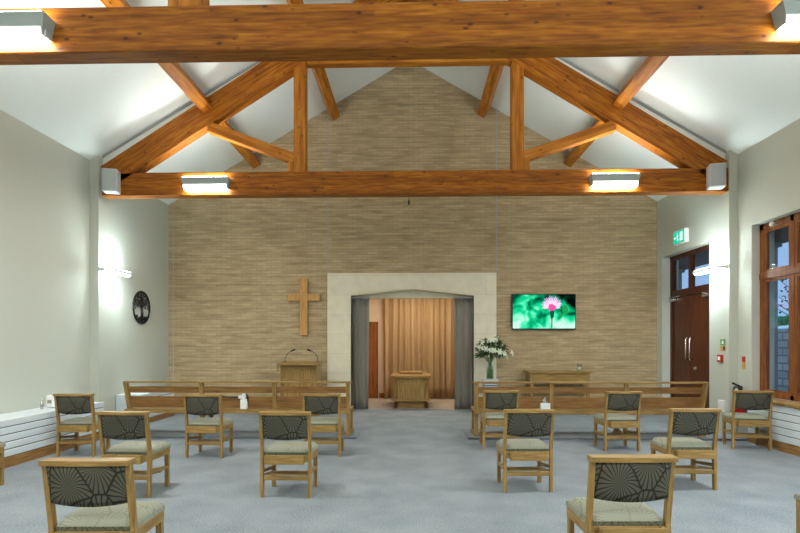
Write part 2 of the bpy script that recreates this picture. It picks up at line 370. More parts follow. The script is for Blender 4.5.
addprism(bm, [(OX1, DZ), (OX1, OZ+.05), (OX1+.1, OZ+.05), (OX1+.1, DZ)], f1, YB+.34)
# small raised moulding above the point
for a, b in (((OX0-.02, OZ+.06), (mx_, PZ+.035)), ((mx_, PZ+.035), (OX1+.02, OZ+.06))):
    addprism(bm, [a, b, (b[0], b[1]+.022), (a[0], a[1]+.022)], f0-.018, f0+.01)
struct(obj('trim_4', bm, M['stone']))
# alcove
AY = 14.45
struct(box('wall_alcove_left', -2.0, -1.85, YB+.3, AY, DZ, 3.0, M['peach']))
struct(box('wall_alcove_right', 1.85, 2.0, YB+.3, AY, DZ, 3.0, M['peach']))
struct(box('wall_alcove_back', -2.0, 2.0, AY, AY+.15, 0, 3.0, M['peach']))
struct(box('floor_alcove', -1.85, 1.85, YB+.3, AY, DZ-.002, DZ+.004, carpetmat('warm_lit_alcove_carpet', (140, 132, 124), (176, 166, 156))))  # warm alcove light is put into the carpet colour as a beige tint
struct(box('ceiling_alcove', -2.0, 2.0, YB+.3, AY+.15, 3.0, 3.1, M['ceil']))
bm = bmesh.new(); addbox(bm, -.93, -.70, AY-.018, AY, DZ, DZ+.14); struct(obj('baseboard_alcove', bm, M['frame']))
bm = bmesh.new(); addbox(bm, -1.80, -1.02, AY-.04, AY, DZ, 2.04); d2 = struct(obj('door_2', bm, wood('alcove_door_wood', (110, 62, 28), (140, 84, 42), (160, 100, 54), 2, 1.4)))
bm = bmesh.new(); addbox(bm, -1.02, -.96, AY-.05, AY, DZ, 2.10); addbox(bm, -1.84, -1.02, AY-.05, AY, 2.04, 2.10); obj('door_frame', bm, M['frame'], d2)

# ------------------------------------------------------------------ trusses
def beam(name, p0, p1, h, y0, y1, m, parent, cut=0):
    """straight timber in the XZ plane, local x along its length"""
    a = Vector((p0[0], 0, p0[1])); b = Vector((p1[0], 0, p1[1])); d = b-a; L_ = d.length
    ang = -math.atan2(d.z, d.x)
    bm = bmesh.new(); addbox(bm, 0, L_, -(y1-y0)/2, (y1-y0)/2, -h/2, h/2, .008)
    return obj(name, bm, m, parent, loc=(a.x, (y0+y1)/2, a.z), rot=(0, ang, 0))
def truss(y0, label):
    t = thing('roof_truss', label, 'roof truss', (0, y0, 0))
    W = .20; g = M['glulam']
    bm = bmesh.new(); addbox(bm, -5.27, 5.19, 0, W, 4.0, 4.39, .01); obj('tie_beam', bm, g, t)
    for s in (-1, 1):
        x_h = XL+.17 if s < 0 else XR-.15
        slope = .632 if s < 0 else .612
        # principal rafter as a prism (local coordinates)
        c = 1/math.cos(math.atan(slope)); L_ = abs(RX-x_h)*c; th = .40
        z_top = 4.50                                   # top edge at the heel
        bm = bmesh.new()
        addprism(bm, [(-.0, 0), (L_+.0, 0), (L_-.25, -th), (-.0, -th)], -W/2, W/2, 'XZ')
        # trim heel flush with the wall side
        o = obj('principal_rafter', bm, g, t, loc=(x_h, W/2, z_top), rot=(0, 0, 0))
        if s < 0: o.rotation_euler = (0, -math.atan(slope), 0)
        else: o.rotation_euler = (0, -math.atan(slope), PI)
        if s > 0: o.rotation_euler = Matrix.Rotation(PI, 3, 'Z').to_4x4().to_euler() if False else (Matrix.Rotation(PI, 4, 'Z') @ Matrix.Rotation(-math.atan(slope), 4, 'Y')).to_euler()
        # plaster packer and shadow gap between rafter and ceiling
        bm = bmesh.new()
        pts = []
        xa, xb = x_h, RX
        for q in range(2):
            pass
        xs = [x_h, RX]
        zt = lambda x: z_top+abs(x-x_h)*slope
        addprism(bm, [(xs[0], zt(xs[0])-.02), (xs[1], min(zt(xs[1])-.02, RZ-.1)), (xs[1], RZ-.005), (xs[0], ceilz(xs[0])-.005)], .07, W-.03, 'XZ')
        obj('packer_strip', bm, M['ceil'], t)
        bm = bmesh.new(); addprism(bm, [(xs[0], ceilz(xs[0])-.035), (xs[1], RZ-.035), (xs[1], RZ-.006), (xs[0], ceilz(xs[0])-.006)], .045, .075, 'XZ')
        obj('shadow_gap', bm, M['gap'], t)
        px = -1.91 if s < 0 else 1.73
        zr = z_top+abs(px-x_h)*slope-th*c
        bm = bmesh.new(); addbox(bm, px-.1, px+.1, .005, W-.005, 4.38, zr+.12, .008)
        o = obj('queen_post', bm, M['purlin_z'], t)
        # inclined strut from rafter to post foot
        xs_ = px-.1 if s < 0 else px+.1
        sx = -3.45 if s < 0 else 3.33
        zs = z_top+abs(sx-x_h)*slope-th*c-.02
        beam('strut', (sx, zs), (xs_+s*-.0, 4.62), .17, .02, W-.02, M['purlin'], t)
        addp = bmesh.new(); addprism(addp, [(xs_, 4.38), (xs_+s*.1, 4.38), (xs_+s*.1, 4.66), (xs_, 4.62)], .028, W-.028, 'XZ'); obj('strut_foot', addp, M['purlin_z'], t)
    bm = bmesh.new(); addbox(bm, -1.80, 1.62, .02, W-.02, 6.20, 6.47, .008); obj('collar_beam', bm, M['purlin'], t)
    return t
M['purlin_z'] = wood('post_timber', (128, 68, 12), (170, 102, 22), (198, 132, 44), 2, .9, True, 0, .45)
T2 = truss(8.88, 'far exposed timber roof truss nearest the brick gable, whole and fully framed')
T1 = truss(4.50, 'near timber roof truss whose broad tie beam crosses the top of the view')
# purlins running the length of the room
PUR = [(-3.62, 'lower left ceiling purlin running back to the brick gable'), (3.50, 'lower right ceiling purlin running back to the brick gable'),
       (-1.85, 'upper left ceiling purlin inside the left truss post'), (1.62, 'upper right ceiling purlin inside the right truss post')]
for x, lab in PUR:
    s = SL if x < 0 else SR; a = math.atan(s)*(-1 if x < 0 else 1)
    bm = bmesh.new(); addbox(bm, YF, YB, -.09, .09, -.30, -.01, .006)
    for v in bm.verts: v.co = Vector((v.co.x, v.co.y, v.co.z))
    o = obj('purlin', bm, M['purlin'])
    o.matrix_world = Matrix.Translation((x, 0, ceilz(x))) @ Matrix.Rotation(a, 4, 'Y') @ Matrix.Rotation(PI/2, 4, 'Z')
    tag(o, lab, 'purlin', 'purlins under the sloping ceiling')

# ------------------------------------------------------------------ lamps on the tie beams
def beam_light(x, y, label):
    t = thing('beam_light', label, 'lamp', (x, y, 4.03), 0, 'up and down lights on the tie beams')
    w_ = .40
    # housing cross-section in YZ (front towards -y)
    bm = bmesh.new()
    prof = [(0, .225), (-.15, .235), (-.15, .222), (-.13, .10), (-.115, .06), (0, .06)]
    n = len(prof)
    A = [bm.verts.new((-w_+(0.06*max(0, (.12-z)/.12) if False else 0), yy, z)) for yy, z in prof]; B = [bm.verts.new((w_, yy, z)) for yy, z in prof]
    fs = [bm.faces.new(A), bm.faces.new(B[::-1])]+[bm.faces.new((A[i], B[i], B[(i+1) % n], A[(i+1) % n])) for i in range(n)]
    bmesh.ops.recalc_face_normals(bm, faces=fs)
    # curved ends: pull the lower corners in
    for v in bm.verts:
        if v.co.z < .12: v.co.x *= .90
    obj('housing', bm, M['lampwhite'], t)
    bm = bmesh.new(); addbox(bm, -w_+.03, w_-.03, -.14, -.015, .2355, .246); obj('upper_diffuser', bm, M['lampup'], t)
    bm = bmesh.new(); addbox(bm, -w_*.88, w_*.88, -.11, -.01, .03, .0595, .004); obj('lower_diffuser', bm, M['lamp'], t)
    bm = bmesh.new(); addbox(bm, -w_*.9, w_*.9, -.139, -.128, .062, .115); obj('front_lens', bm, M['lampdim'], t)
    bm = bmesh.new(); addbox(bm, w_*.9, w_*.9+.025, -.10, -.02, .05, .11); obj('end_cap', bm, M['gap'], t)
    return t
BL = [(-3.46, 8.88, 'white up-and-down lamp on the far tie beam, left side'), (3.28, 8.88, 'white up-and-down lamp on the far tie beam, right side'),
      (-3.47, 4.50, 'white up-and-down lamp at the top left corner on the near tie beam'), (3.36, 4.50, 'white up-and-down lamp at the top right corner on the near tie beam')]
for a in BL: beam_light(*a)
def sconce(x, s, label):
    y0, y1 = (8.88, 9.60) if s > 0 else (8.84, 9.66)
    t = thing('wall_sconce', label, 'lamp', (x, (y0+y1)/2, 2.74), 0, 'slim lamps on the wall piers')
    L_ = (y1-y0)/2
    bm = bmesh.new(); addprism(bm, [(s*.05, .0), (s*.17, .01), (s*.18, .045), (s*.16, .06), (s*.05, .05)], -L_, L_, 'XZ'); obj('housing', bm, M['white'], t)
    bm = bmesh.new(); addbox(bm, min(0, s*.06), max(0, s*.06), -.12-L_*.6, .12-L_*.6, -.0, .06); obj('wall_bracket', bm, M['white'], t)
    bm = bmesh.new(); addbox(bm, min(s*.07, s*.155), max(s*.07, s*.155), -L_+.03, L_-.03, .0605, .064); obj('upper_diffuser', bm, M['sconce'], t)
    bm = bmesh.new(); addbox(bm, min(s*.07, s*.155), max(s*.07, s*.155), -L_+.03, L_-.03, -.01, .001); obj('lower_diffuser', bm, M['sconce'], t)
sconce(XL+.15, 1, 'slim white wall lamp on the left pier beside the round tree plaque')
sconce(XR-.14, -1, 'slim white wall lamp on the right pier beside the double doors')

def speaker(x, rz, label):
    t = thing('wall_speaker', label, 'loudspeaker', (x, 8.78, 4.02), rz, 'loudspeakers at the ends of the tie beam')
    bm = bmesh.new(); addbox(bm, -.12, .12, -.12, .09, 0, .38, .02, seg=2); obj('cabinet', bm, M['speaker'], t)
    bm = bmesh.new(); addbox(bm, -.105, .105, -.126, -.115, .02, .36, .01); obj('grille', bm, M['grille'], t)
speaker(-5.04, math.radians(12), 'white loudspeaker at the left end of the far tie beam')
speaker(4.90, math.radians(-12), 'white loudspeaker at the right end of the far tie beam')
t = thing('hanging_microphone', 'tiny black microphone hanging below the middle of the far tie beam', 'microphone', (-.08, 8.98, 4.0))
bm = bmesh.new(); addtube(bm, [(0, 0, 0), (0, 0, -.07)], .003, 6); obj('cable', bm, M['black'], t)
bm = bmesh.new(); addlathe(bm, [(.004, -.16), (.014, -.15), (.016, -.10), (.008, -.07)]); obj('capsule', bm, M['black'], t)

# ------------------------------------------------------------------ radiators
def radiator(xf, xw, y0, y1, label, s):
    """xf front face x, xw wall face x; s=+1 when the room is on the +x side"""
    t = thing('radiator', label, 'radiator', (0, 0, 0), 0, 'low white radiators along the side walls')
    a, b = sorted((xf-s*.03, xw)); box('casing', a, b, y0, y1, .125, .575 if s > 0 else .63, M['radwhite'], t, .004)
    top = .585 if s > 0 else .635; n = 5; h = (top-.125)/n
    bm = bmesh.new()
    for k in range(n):
        a, b = sorted((xf-s*.03, xf)); addbox(bm, a, b, y0, y1, .125+k*h+.006, .125+(k+1)*h-.004, .005)
    obj('front_panel', bm, M['radwhite'], t)
    a, b = sorted((xf-s*.029, xf-s*.012)); box('panel_groove', a, b, y0+.01, y1-.01, .13, top-.01, M['dark'], t)
    a, b = sorted((xf+s*.004, xw)); box('plinth', a, b, y0-.01, y1+.01, DZ if y0 > DY else 0, .125, M['plinth'], t)
radiator(-4.93, XL+.015, 4.85, 8.38, 'long low white radiator on an oak plinth along the left wall, nearest the camera', 1)
radiator(-4.93, XL+.015, 9.62, 10.85, 'short low white radiator behind the left pew, beyond the wall pier', 1)
radiator(5.14, XR-.015, 5.2, 8.34, 'low white radiator under the right window', -1)
struct(box('trim_7', 5.11, XR+.12, 5.31, 8.49, .64, .685, M['oaky'], None, .006))

# ------------------------------------------------------------------ window and doors on the right
wx0, wx1 = XR+.12, XR+.19
win = struct(box('window_1', wx0+.03, wx0+.036, WO[0], WO[1], .69, WO[3], M['pane']))
bm = bmesh.new()
for a, b in ((WO[1]-.10, WO[1]-.0), (WO[0], WO[0]+.1)): addbox(bm, wx0, wx1, a, b, .69, WO[3], .004)
addbox(bm, wx0, wx1, WO[0], WO[1], WO[3]-.10, WO[3], .004); addbox(bm, wx0, wx1, WO[0], WO[1], .69, .76, .004)
addbox(bm, wx0-.01, wx1, WO[0], WO[1], 2.50, 2.60, .004)
for k in range(1, 5):
    y = WO[1]-.10-k*.66; addbox(bm, wx0, wx1, y, y+.08, .69, WO[3], .004)
obj('window_frame', bm, M['frame'], win)
bm = bmesh.new()
for k in range(5):
    ya, yb = WO[1]-.10-(k+1)*.66+.08, WO[1]-.10-k*.66
    for z0, z1 in ((.76, 2.50), (2.60, WO[3]-.10)):
        if ya < WO[0]: continue
        addbox(bm, wx0+.01, wx1-.01, ya, ya+.045, z0, z1); addbox(bm, wx0+.01, wx1-.01, yb-.045, yb, z0, z1)
        addbox(bm, wx0+.01, wx1-.01, ya+.045, yb-.045, z0, z0+.045); addbox(bm, wx0+.01, wx1-.01, ya+.045, yb-.045, z1-.045, z1)
obj('window_sash', bm, M['frame'], win)
bm = bmesh.new(); addlathe(bm, [(.03, 0), (.035, .02), (.03, .05), (.012, .06)], (wx0-.06, WO[1]-.38, 3.27), 12); addtube(bm, [(wx0-.06, WO[1]-.38, 3.3), (wx0+.01, WO[1]-.38, 3.3)], .012)
obj('window_opener', bm, M['white'], win)

dx0, dx1 = XR+.19, XR+.25
dr = struct(box('door_1', dx0+.01, dx1-.01, 10.73, DO[1]-.08, DZ, 2.48, M['door'], None, .003))
bm = bmesh.new(); addbox(bm, dx0+.01, dx1-.01, DO[0]+.07, 10.725, DZ, 2.48, .003); obj('door_leaf', bm, M['door'], dr)
bm = bmesh.new()
addbox(bm, dx0-.02, dx1+.02, DO[1]-.08, DO[1]-.0, DZ, DO[2], .004); addbox(bm, dx0-.02, dx1+.02, DO[0], DO[0]+.07, DZ, DO[2], .004)
addbox(bm, dx0-.02, dx1+.02, DO[0], DO[1], DO[2]-.09, DO[2], .004); addbox(bm, dx0-.02, dx1+.02, DO[0], DO[1], 2.48, 2.62, .004)
addbox(bm, dx0-.02, dx1+.02, 10.69, 10.77, 2.62, DO[2]-.09, .004)
obj('door_frame', bm, M['doorframe'], dr)
bm = bmesh.new(); addbox(bm, dx0+.02, dx0+.026, DO[0]+.07, DO[1]-.08, 2.62, DO[2]-.09); obj('fanlight_pane', bm, M['pane'], dr)
for y0, y1 in ((11.2, 11.5), (9.93, 10.2)):
    bm = bmesh.new(); addbox(bm, dx0-.06, dx0+.005, y0, y1, 2.39, 2.45, .006); addtube(bm, [(dx0-.05, y0+.05, 2.42), (dx0-.13, (y0+y1)/2, 2.46), (dx0-.02, y0-.1 if y0 > 11 else y1+.1, 2.49)], .009, 6)
    obj('door_closer', bm, M['steel'], dr)
for y in (10.80, 10.65):
    bm = bmesh.new(); addtube(bm, [(dx0+.01, y, 1.20), (dx0-.05, y, 1.20), (dx0-.06, y, 1.22), (dx0-.06, y, 1.60), (dx0-.05, y, 1.62), (dx0+.01, y, 1.62)], .013, 8)
    obj('pull_handle', bm, M['steel'], dr)
bm = bmesh.new(); addbox(bm, dx0-.005, dx0+.012, 10.50, 10.58, 1.00, 1.06, .003); addtube(bm, [(dx0, 10.56, 1.03), (dx0-.04, 10.56, 1.03), (dx0-.045, 10.47, 1.03)], .009, 6); obj('lever_lock', bm, M['steel'], dr)
struct(box('trim_8', XR+.001, XR+.18, DO[0], DO[1], 0, DZ+.012, M['steel']))

# ------------------------------------------------------------------ outside, seen through the glass
struct(box('trim_9', XR+.35, 40, -10, 45, -.25, -.15, M['ground']))
def pier(x, y, label):
    t = thing('stone_pier', label, 'pillar', (x, y, -.15))
    box('shaft', -.28, .28, -.28, .28, 0, 3.52, M['pierstone'], t)
    box('pad_stone', -.33, .33, -.33, .33, 3.52, 3.60, M['pierstone'], t)
pier(6.75, 10.76, 'grey stone pier standing outside the right window')
pier(6.75, 14.44, 'grey stone pier outside the door fanlights')
o = box('timber_eaves', XR+.36, 7.2, 4, 16, 3.46, 3.66, M['doorframe']); tag(o, 'dark timber porch eaves outside above the right window', 'eaves')
o = box('garden_wall', 9.6, 10.0, 6, 30, -.15, 1.90, M['rubble']); tag(o, 'grey rubble garden wall outside the right window', 'garden wall')
bm = bmesh.new(); rr = random.Random(3)
for k in range(70):
    y = 6.2+k*.34; r = bmesh.ops.create_icosphere(bm, subdivisions=2, radius=.27)
    for v in r['verts']: v.co = Vector((9.8+v.co.x*1.0, y+v.co.y, 2.12+v.co.z*.5))+Vector((rr.uniform(-.02, .02), rr.uniform(-.02, .02), rr.uniform(-.03, .03)))
o = obj('hedge', bm, M['grass']); tag(o, 'green clipped hedge along the top of the garden wall outside', 'hedge')
t = thing('garden_tree', 'sparse leafy tree outside, its twigs across the right window pane', 'tree', (13.7, 18.3, -.15))
bm = bmesh.new(); addtube(bm, [(0, 0, 0), (.05, 0, 1.8), (-.05, .1, 3.2), (0, 0, 4.4)], .14, 8, .03)
lf = bmesh.new(); rr = random.Random(5)
for k in range(34):
    z = 2.2+rr.random()*2.1; a = rr.uniform(0, 2*PI); L_ = rr.uniform(.6, 1.5)
    e = Vector((math.cos(a)*L_, math.sin(a)*L_, z+.5*L_)); addtube(bm, [(0, 0, z), (e.x*.5, e.y*.5, z+.15), e], .025, 5, .008)
    for q in range(12):
        p = e*rr.uniform(.6, 1.05)+Vector((rr.uniform(-.25, .25), rr.uniform(-.25, .25), rr.uniform(-.2, .2)))
        p.z = e.z+rr.uniform(-.3, .3); u = Vector((rr.uniform(-1, 1), rr.uniform(-1, 1), rr.uniform(-1, 1))).normalized()*.07; v_ = u.cross(Vector((rr.uniform(-1, 1), .3, 1))).normalized()*.04
        lf.faces.new([lf.verts.new(p-u), lf.verts.new(p+v_), lf.verts.new(p+u), lf.verts.new(p-v_)])
obj('trunk', bm, M['bark'], t); obj('foliage', lf, M['leaf'], t)

# ------------------------------------------------------------------ things on the brick wall
t = thing('wall_cross', 'plain pale oak cross mounted on the brick wall above the lectern', 'cross', (-2.42, YB, 1.69))
bm = bmesh.new(); addbox(bm, -.085, .085, -.07, -.01, 0, 1.25, .006); obj('upright', bm, M['crosswood'], t)
bm = bmesh.new(); addbox(bm, -.365, .365, -.062, -.008, .76, .91, .006); obj('crossbar', bm, M['crosswood'], t)
bm = bmesh.new(); addbox(bm, -.05, .05, -.01, 0, .3, 1.1); obj('wall_batten', bm, M['dark'], t)

# television with a thistle picture
def screenmat():
    m, N, L, P = newmat('thistle_picture_screen'); N.remove(P)
    tc = N.new('ShaderNodeTexCoord'); nz = N.new('ShaderNodeTexNoise'); nz.inputs['Scale'].default_value = 4.2; nz.inputs['Detail'].default_value = 1.5; nz.inputs['Distortion'].default_value = .6
    L.new(tc.outputs['Object'], nz.inputs[0])
    r = ramp(N, [(.3, srgb(0, 74, 52)), (.42, srgb(4, 150, 98)), (.52, srgb(20, 205, 140)), (.6, srgb(90, 240, 185)), (.72, srgb(200, 250, 225))]); sz = N.new('ShaderNodeSeparateXYZ'); L.new(tc.outputs['Object'], sz.inputs[0])
    az = N.new('ShaderNodeMath'); az.operation = 'MULTIPLY_ADD'; az.inputs[1].default_value = -.38; L.new(sz.outputs[2], az.inputs[0])
    az2 = N.new('ShaderNodeMath'); az2.operation = 'ADD'; az2.inputs[1].default_value = .14; L.new(nz.outputs[0], az2.inputs[0]); L.new(az2.outputs[0], az.inputs[2])
    L.new(az.outputs[0], r.inputs[0])
    # dark right upper corner of the picture
    sp = N.new('ShaderNodeSeparateXYZ'); L.new(tc.outputs['Object'], sp.inputs[0])
    ad = N.new('ShaderNodeMath'); ad.operation = 'MULTIPLY_ADD'; ad.inputs[1].default_value = 1.3; L.new(sp.outputs[2], ad.inputs[0]); L.new(sp.outputs[0], ad.inputs[2])
    r2 = ramp(N, [(.9, (1, 1, 1, 1)), (1.0, (.04, .05, .05, 1))]); ma = N.new('ShaderNodeMath'); ma.operation = 'MULTIPLY_ADD'; ma.inputs[1].default_value = .5; ma.inputs[2].default_value = .03
    L.new(ad.outputs[0], ma.inputs[0]); ma.inputs[1].default_value = .75; L.new(ma.outputs[0], r2.inputs[0])
    mx = N.new('ShaderNodeMix'); mx.data_type = 'RGBA'; mx.blend_type = 'MULTIPLY'; mx.inputs[0].default_value = 1
    L.new(r.outputs[0], mx.inputs[6]); L.new(r2.outputs[0], mx.inputs[7])
    e = N.new('ShaderNodeEmission'); e.inputs[1].default_value = .75; L.new(mx.outputs[2], e.inputs[0]); L.new(e.outputs[0], N['Material Output'].inputs[0]); return m
t = thing('wall_television', 'flat television on the brick wall showing a pink thistle on green', 'television', (2.83, YB, 1.82))
bm = bmesh.new(); addbox(bm, -.69, .69, -.09, -.04, 0, .77, .006); obj('bezel', bm, M['black'], t)
bm = bmesh.new(); addbox(bm, -.3, .3, -.04, 0, .2, .6); obj('wall_bracket', bm, M['black'], t)
bm = bmesh.new(); addbox(bm, -.672, .672, -.0935, -.09, .018, .752); sc_ = obj('screen', bm, screenmat(), t)
fx, fz = .17, .50
def fan(name, m, n, a0, a1, r0, r1, wd, yy, cz=0):
    bm = bmesh.new()
    for k in range(n):
        a = math.radians(a0+(a1-a0)*k/(n-1)); d = Vector((math.cos(a), 0, math.sin(a))); u = Vector((-d.z, 0, d.x))*wd
        rr_ = r1*(.85+.15*((k*7) % 3)/2)
        c = Vector((fx, yy, fz+cz)); pts = [c+d*r0-u*.4, c+d*(r0+rr_)*.6-u, c+d*rr_, c+d*(r0+rr_)*.6+u, c+d*r0+u*.4]
        bm.faces.new([bm.verts.new(p) for p in pts])
    return obj(name, bm, m, sc_)
fan('thistle_floret', emis('lilac_glow', (206, 180, 240), .75), 15, 12, 168, .03, .25, .022, -.0943)
fan('thistle_floret', emis('pink_white_glow', (248, 214, 240), .75), 15, -12, 192, .02, .22, .03, -.0949)
fan('thistle_floret', emis('dark_violet_glow', (60, 60, 130), .4), 9, 35, 145, .12, .22, .006, -.0953)
fan('thistle_head', emis('magenta_glow', (232, 84, 160), .75), 9, -60, 240, .0, .10, .03, -.0956, -.03)
bm = bmesh.new(); bm.faces.new([bm.verts.new(p) for p in ((fx-.05, -.0946, .42), (fx-.035, -.0946, .28), (fx-.012, -.0946, .22), (fx-.01, -.0946, .02), (fx+.012, -.0946, .02), (fx+.014, -.0946, .22), (fx+.045, -.0946, .28), (fx+.05, -.0946, .42))]); obj('thistle_stem', bm, emis('stem_glow', (10, 96, 70), .6), sc_)
bm = bmesh.new()
for cx_, cz_, r_ in ((.46, .42, .09), (.36, .30, .05)):
    bm.faces.new([bm.verts.new((cx_+r_*.7*math.cos(k*PI/8), -.0944, cz_+r_*1.2*math.sin(k*PI/8))) for k in range(16)])
obj('thistle_bud', bm, emis('bud_glow', (40, 170, 90), .6), sc_)

# tree plaque on the left wall
t = thing('tree_plaque', 'round black tree-of-life plaque on the left white wall', 'wall plaque', (XL, 10.54, 2.23), 0)
R_ = .335
bm = bmesh.new()
seg = 48
addtube(bm, [(.02, R_*.95*math.cos(2*PI*k/seg), R_*.95*math.sin(2*PI*k/seg)) for k in range(seg+1)], .018, 8); obj('ring', bm, M['black'], t)
bm = bmesh.new(); rr = random.Random(11)
addtube(bm, [(.02, 0, -.2), (.02, .012, -.1), (.02, -.005, .02)], .034, 8, .024)
def branch(p, a, L_, r, dep):
    q = (p[0]+math.cos(a)*L_, p[1]+math.sin(a)*L_)
    h = math.hypot(*q)
    if h > R_*.93: q = (q[0]*R_*.93/h, q[1]*R_*.93/h)
    addtube(bm, [(.02, p[0], p[1]), (.02, (p[0]+q[0])/2+rr.uniform(-.006, .006), (p[1]+q[1])/2), (.02, q[0], q[1])], r, 5, r*.7)
    if dep > 0:
        for da in (-.45, .42): branch(q, a+da+rr.uniform(-.15, .15), L_*.78, r*.68, dep-1)
for a in (35, 65, 90, 118, 148): branch((0, -.02), math.radians(a), .12, .014, 3)
for a in (200, 222, 245, 270, 292, 318, 340): branch((0, -.17), math.radians(a), .10, .012, 1)
obj('tree', bm, M['black'], t)
bm = bmesh.new()
for k in range(150):
    a = rr.uniform(-.15, PI+.15); d = R_*.93*math.sqrt(rr.uniform(.12, 1)); y, z = d*math.cos(a), d*math.sin(a)+.0
    if math.hypot(y, z) > R_*.93: continue
    b = rr.uniform(0, 2*PI); u = (math.cos(b)*.019, math.sin(b)*.019); v_ = (-math.sin(b)*.009, math.cos(b)*.009)
    q = [(y-u[0], z-u[1]), (y+v_[0], z+v_[1]), (y+u[0], z+u[1]), (y-v_[0], z-v_[1])]
    addprism(bm, q, .014, .022, 'YZ')
for k in range(50):
    a = rr.uniform(PI*1.2, PI*1.8); d = R_*.93*math.sqrt(rr.uniform(.5, 1)); y, z = d*math.cos(a), d*math.sin(a); addprism(bm, [(y-.02, z-.012), (y+.02, z-.012), (y+.012, z+.012), (y-.012, z+.012)], .014, .022, 'YZ')
tag(obj('leaves', bm, M['black'], t), kind='stuff')

# exit sign
t = thing('exit_sign', 'lit green emergency exit sign on the right wall above the doors', 'exit sign', (XR, 10.62, 3.47))
box('housing', -.09, 0, -.22, .22, 0, .27, M['white'], t, .01)
box('sign_panel', -.094, -.09, -.20, .20, .02, .25, emis('exit_green', (0, 190, 150), .8), t)
wt = emis('exit_white', (225, 255, 245), .7)
bm = bmesh.new()
addprism(bm, [(-.16, .05), (-.05, .05), (-.05, .22), (-.16, .22)], -.0955, -.0945, 'YZ'); obj('door_symbol', bm, wt, t)
bm = bmesh.new()
for q in ([(.02, .14), (.05, .10), (.035, .05), (.05, .05), (.068, .10), (.05, .15)], [(.04, .13), (.0, .08), (-.02, .09), (-.025, .075), (.01, .065), (.06, .11)], [(.03, .14), (.07, .13), (.075, .18), (.04, .19), (0, .16), (.005, .15)]):
    addprism(bm, q, -.0955, -.0945, 'YZ')
addprism(bm, [(.05+.016*math.cos(k*PI/5), .21+.016*math.sin(k*PI/5)) for k in range(10)], -.0955, -.0945, 'YZ')
obj('running_figure_symbol', bm, wt, t)
bm = bmesh.new(); addprism(bm, [(.11, .13), (.15, .17), (.15, .145), (.19, .145), (.19, .115), (.15, .115), (.15, .09)], -.0955, -.0945, 'YZ'); obj('arrow_symbol', bm, wt, t)

# notices, call point, extinguisher by the right pier
fxp = XR-.14
t = thing('safety_notice', 'small green and ochre safety notice on the right pier above the alarm', 'notice', (fxp, 9.03, 1.38))
box('upper_panel', -.006, 0, -.07, .07, .10, .20, M['green_sign'], t); box('lower_panel', -.006, 0, -.07, .07, 0, .095, M['yellow'], t)
bm = bmesh.new(); addprism(bm, [(-.03, .12), (.03, .12), (.03, .155), (0, .185), (-.03, .155)], -.0075, -.0055, 'YZ'); obj('pictogram', bm, M['paper'], t)
bm = bmesh.new(); addbox(bm, -.0075, -.0055, -.06, -.01, .02, .08); obj('dark_panel', bm, M['door'], t)
t = thing('fire_call_point', 'red square fire alarm call point on the right pier', 'alarm', (fxp, 9.08, 1.20))
box('box', -.04, 0, -.065, .065, 0, .12, M['red'], t, .006); box('glass_panel', -.043, -.04, -.035, .035, .03, .09, M['paper'], t)
t = thing('wall_socket', 'white double wall socket low on the right pier', 'socket', (fxp, 9.05, .36))
box('plate', -.02, 0, -.10, .10, 0, .20, M['white'], t, .005); box('switch_panel', -.028, -.02, -.075, .075, .11, .17, M['paper'], t); box('cover', -.026, -.02, -.075, .075, .02, .09, M['paper'], t)
t = thing('extinguisher_notice', 'narrow red and yellow notice on the wall between pier and right window', 'notice', (XR, 8.70, 1.10))
box('red_panel', -.006, 0, -.04, .04, .11, .20, M['red'], t); box('yellow_panel', -.006, 0, -.04, .04, 0, .105, M['yellow'], t)
t = thing('fire_extinguisher', 'red fire extinguisher with black hose on the wall beside the right pier', 'fire extinguisher', (5.22, 8.66, .20))
bm = bmesh.new(); addlathe(bm, [(.06, 0), (.075, .015), (.075, .44), (.06, .5), (.03, .535), (.026, .56)], seg=20); obj('cylinder', bm, M['red'], t)
bm = bmesh.new(); addlathe(bm, [(.03, .56), (.032, .6), (.02, .61)], seg=12); addprism(bm, [(-.13, .66), (.03, .60), (.03, .62), (-.12, .69)], -.012, .012, 'XZ'); addprism(bm, [(-.11, .60), (.03, .585), (.03, .60), (-.11, .615)], -.012, .012, 'XZ'); obj('valve_handle', bm, M['black'], t)
bm = bmesh.new(); addtube(bm, [(-.02, 0, .60), (-.07, -.02, .64), (-.12, -.02, .58), (-.11, -.02, .40), (-.10, -.02, .2)], .012, 8, .016); obj('hose', bm, M['black'], t)
bm = bmesh.new(); addbox(bm, .07, .13, -.03, .03, .2, .3); addtube(bm, [(0, 0, .25), (.08, 0, .25)], .02); obj('wall_bracket', bm, M['black'], t)

# ------------------------------------------------------------------ lectern
LX, LY = -2.35, 11.10
t = thing('lectern', 'pale oak lectern against the brick wall under the cross', 'lectern', (LX, LY, DZ))
box('side_panel', -.385, -.345, -.24, .22, .03, 1.04, M['oakz'], t, .004); box('side_panel', .345, .385, -.24, .22, .03, 1.04, M['oakz'], t, .004)
box('rear_panel', -.345, .345, -.20, -.17, .03, 1.02, M['oakz'], t); box('base', -.42, .42, -.27, .25, 0, .05, M['oak'], t, .006)
bm = bmesh.new(); addbox(bm, -.345, .345, -.22, -.17, .96, 1.03, .004); addbox(bm, -.345, .345, -.225, -.17, .70, .75, .004); obj('cross_rail', bm, M['oak'], t)
bm = bmesh.new(); addprism(bm, [(-.32, 1.035), (.24, 1.07), (.24, 1.105), (-.32, 1.07)], -.44, .45, 'YZ'); obj('reading_top', bm, M['oak'], t)
bm = bmesh.new(); addprism(bm, [(-.33, .92), (-.30, .92), (-.30, 1.04), (-.33, 1.04)], -.425, -.40, 'YZ'); obj('end_bracket', bm, M['oak'], t)
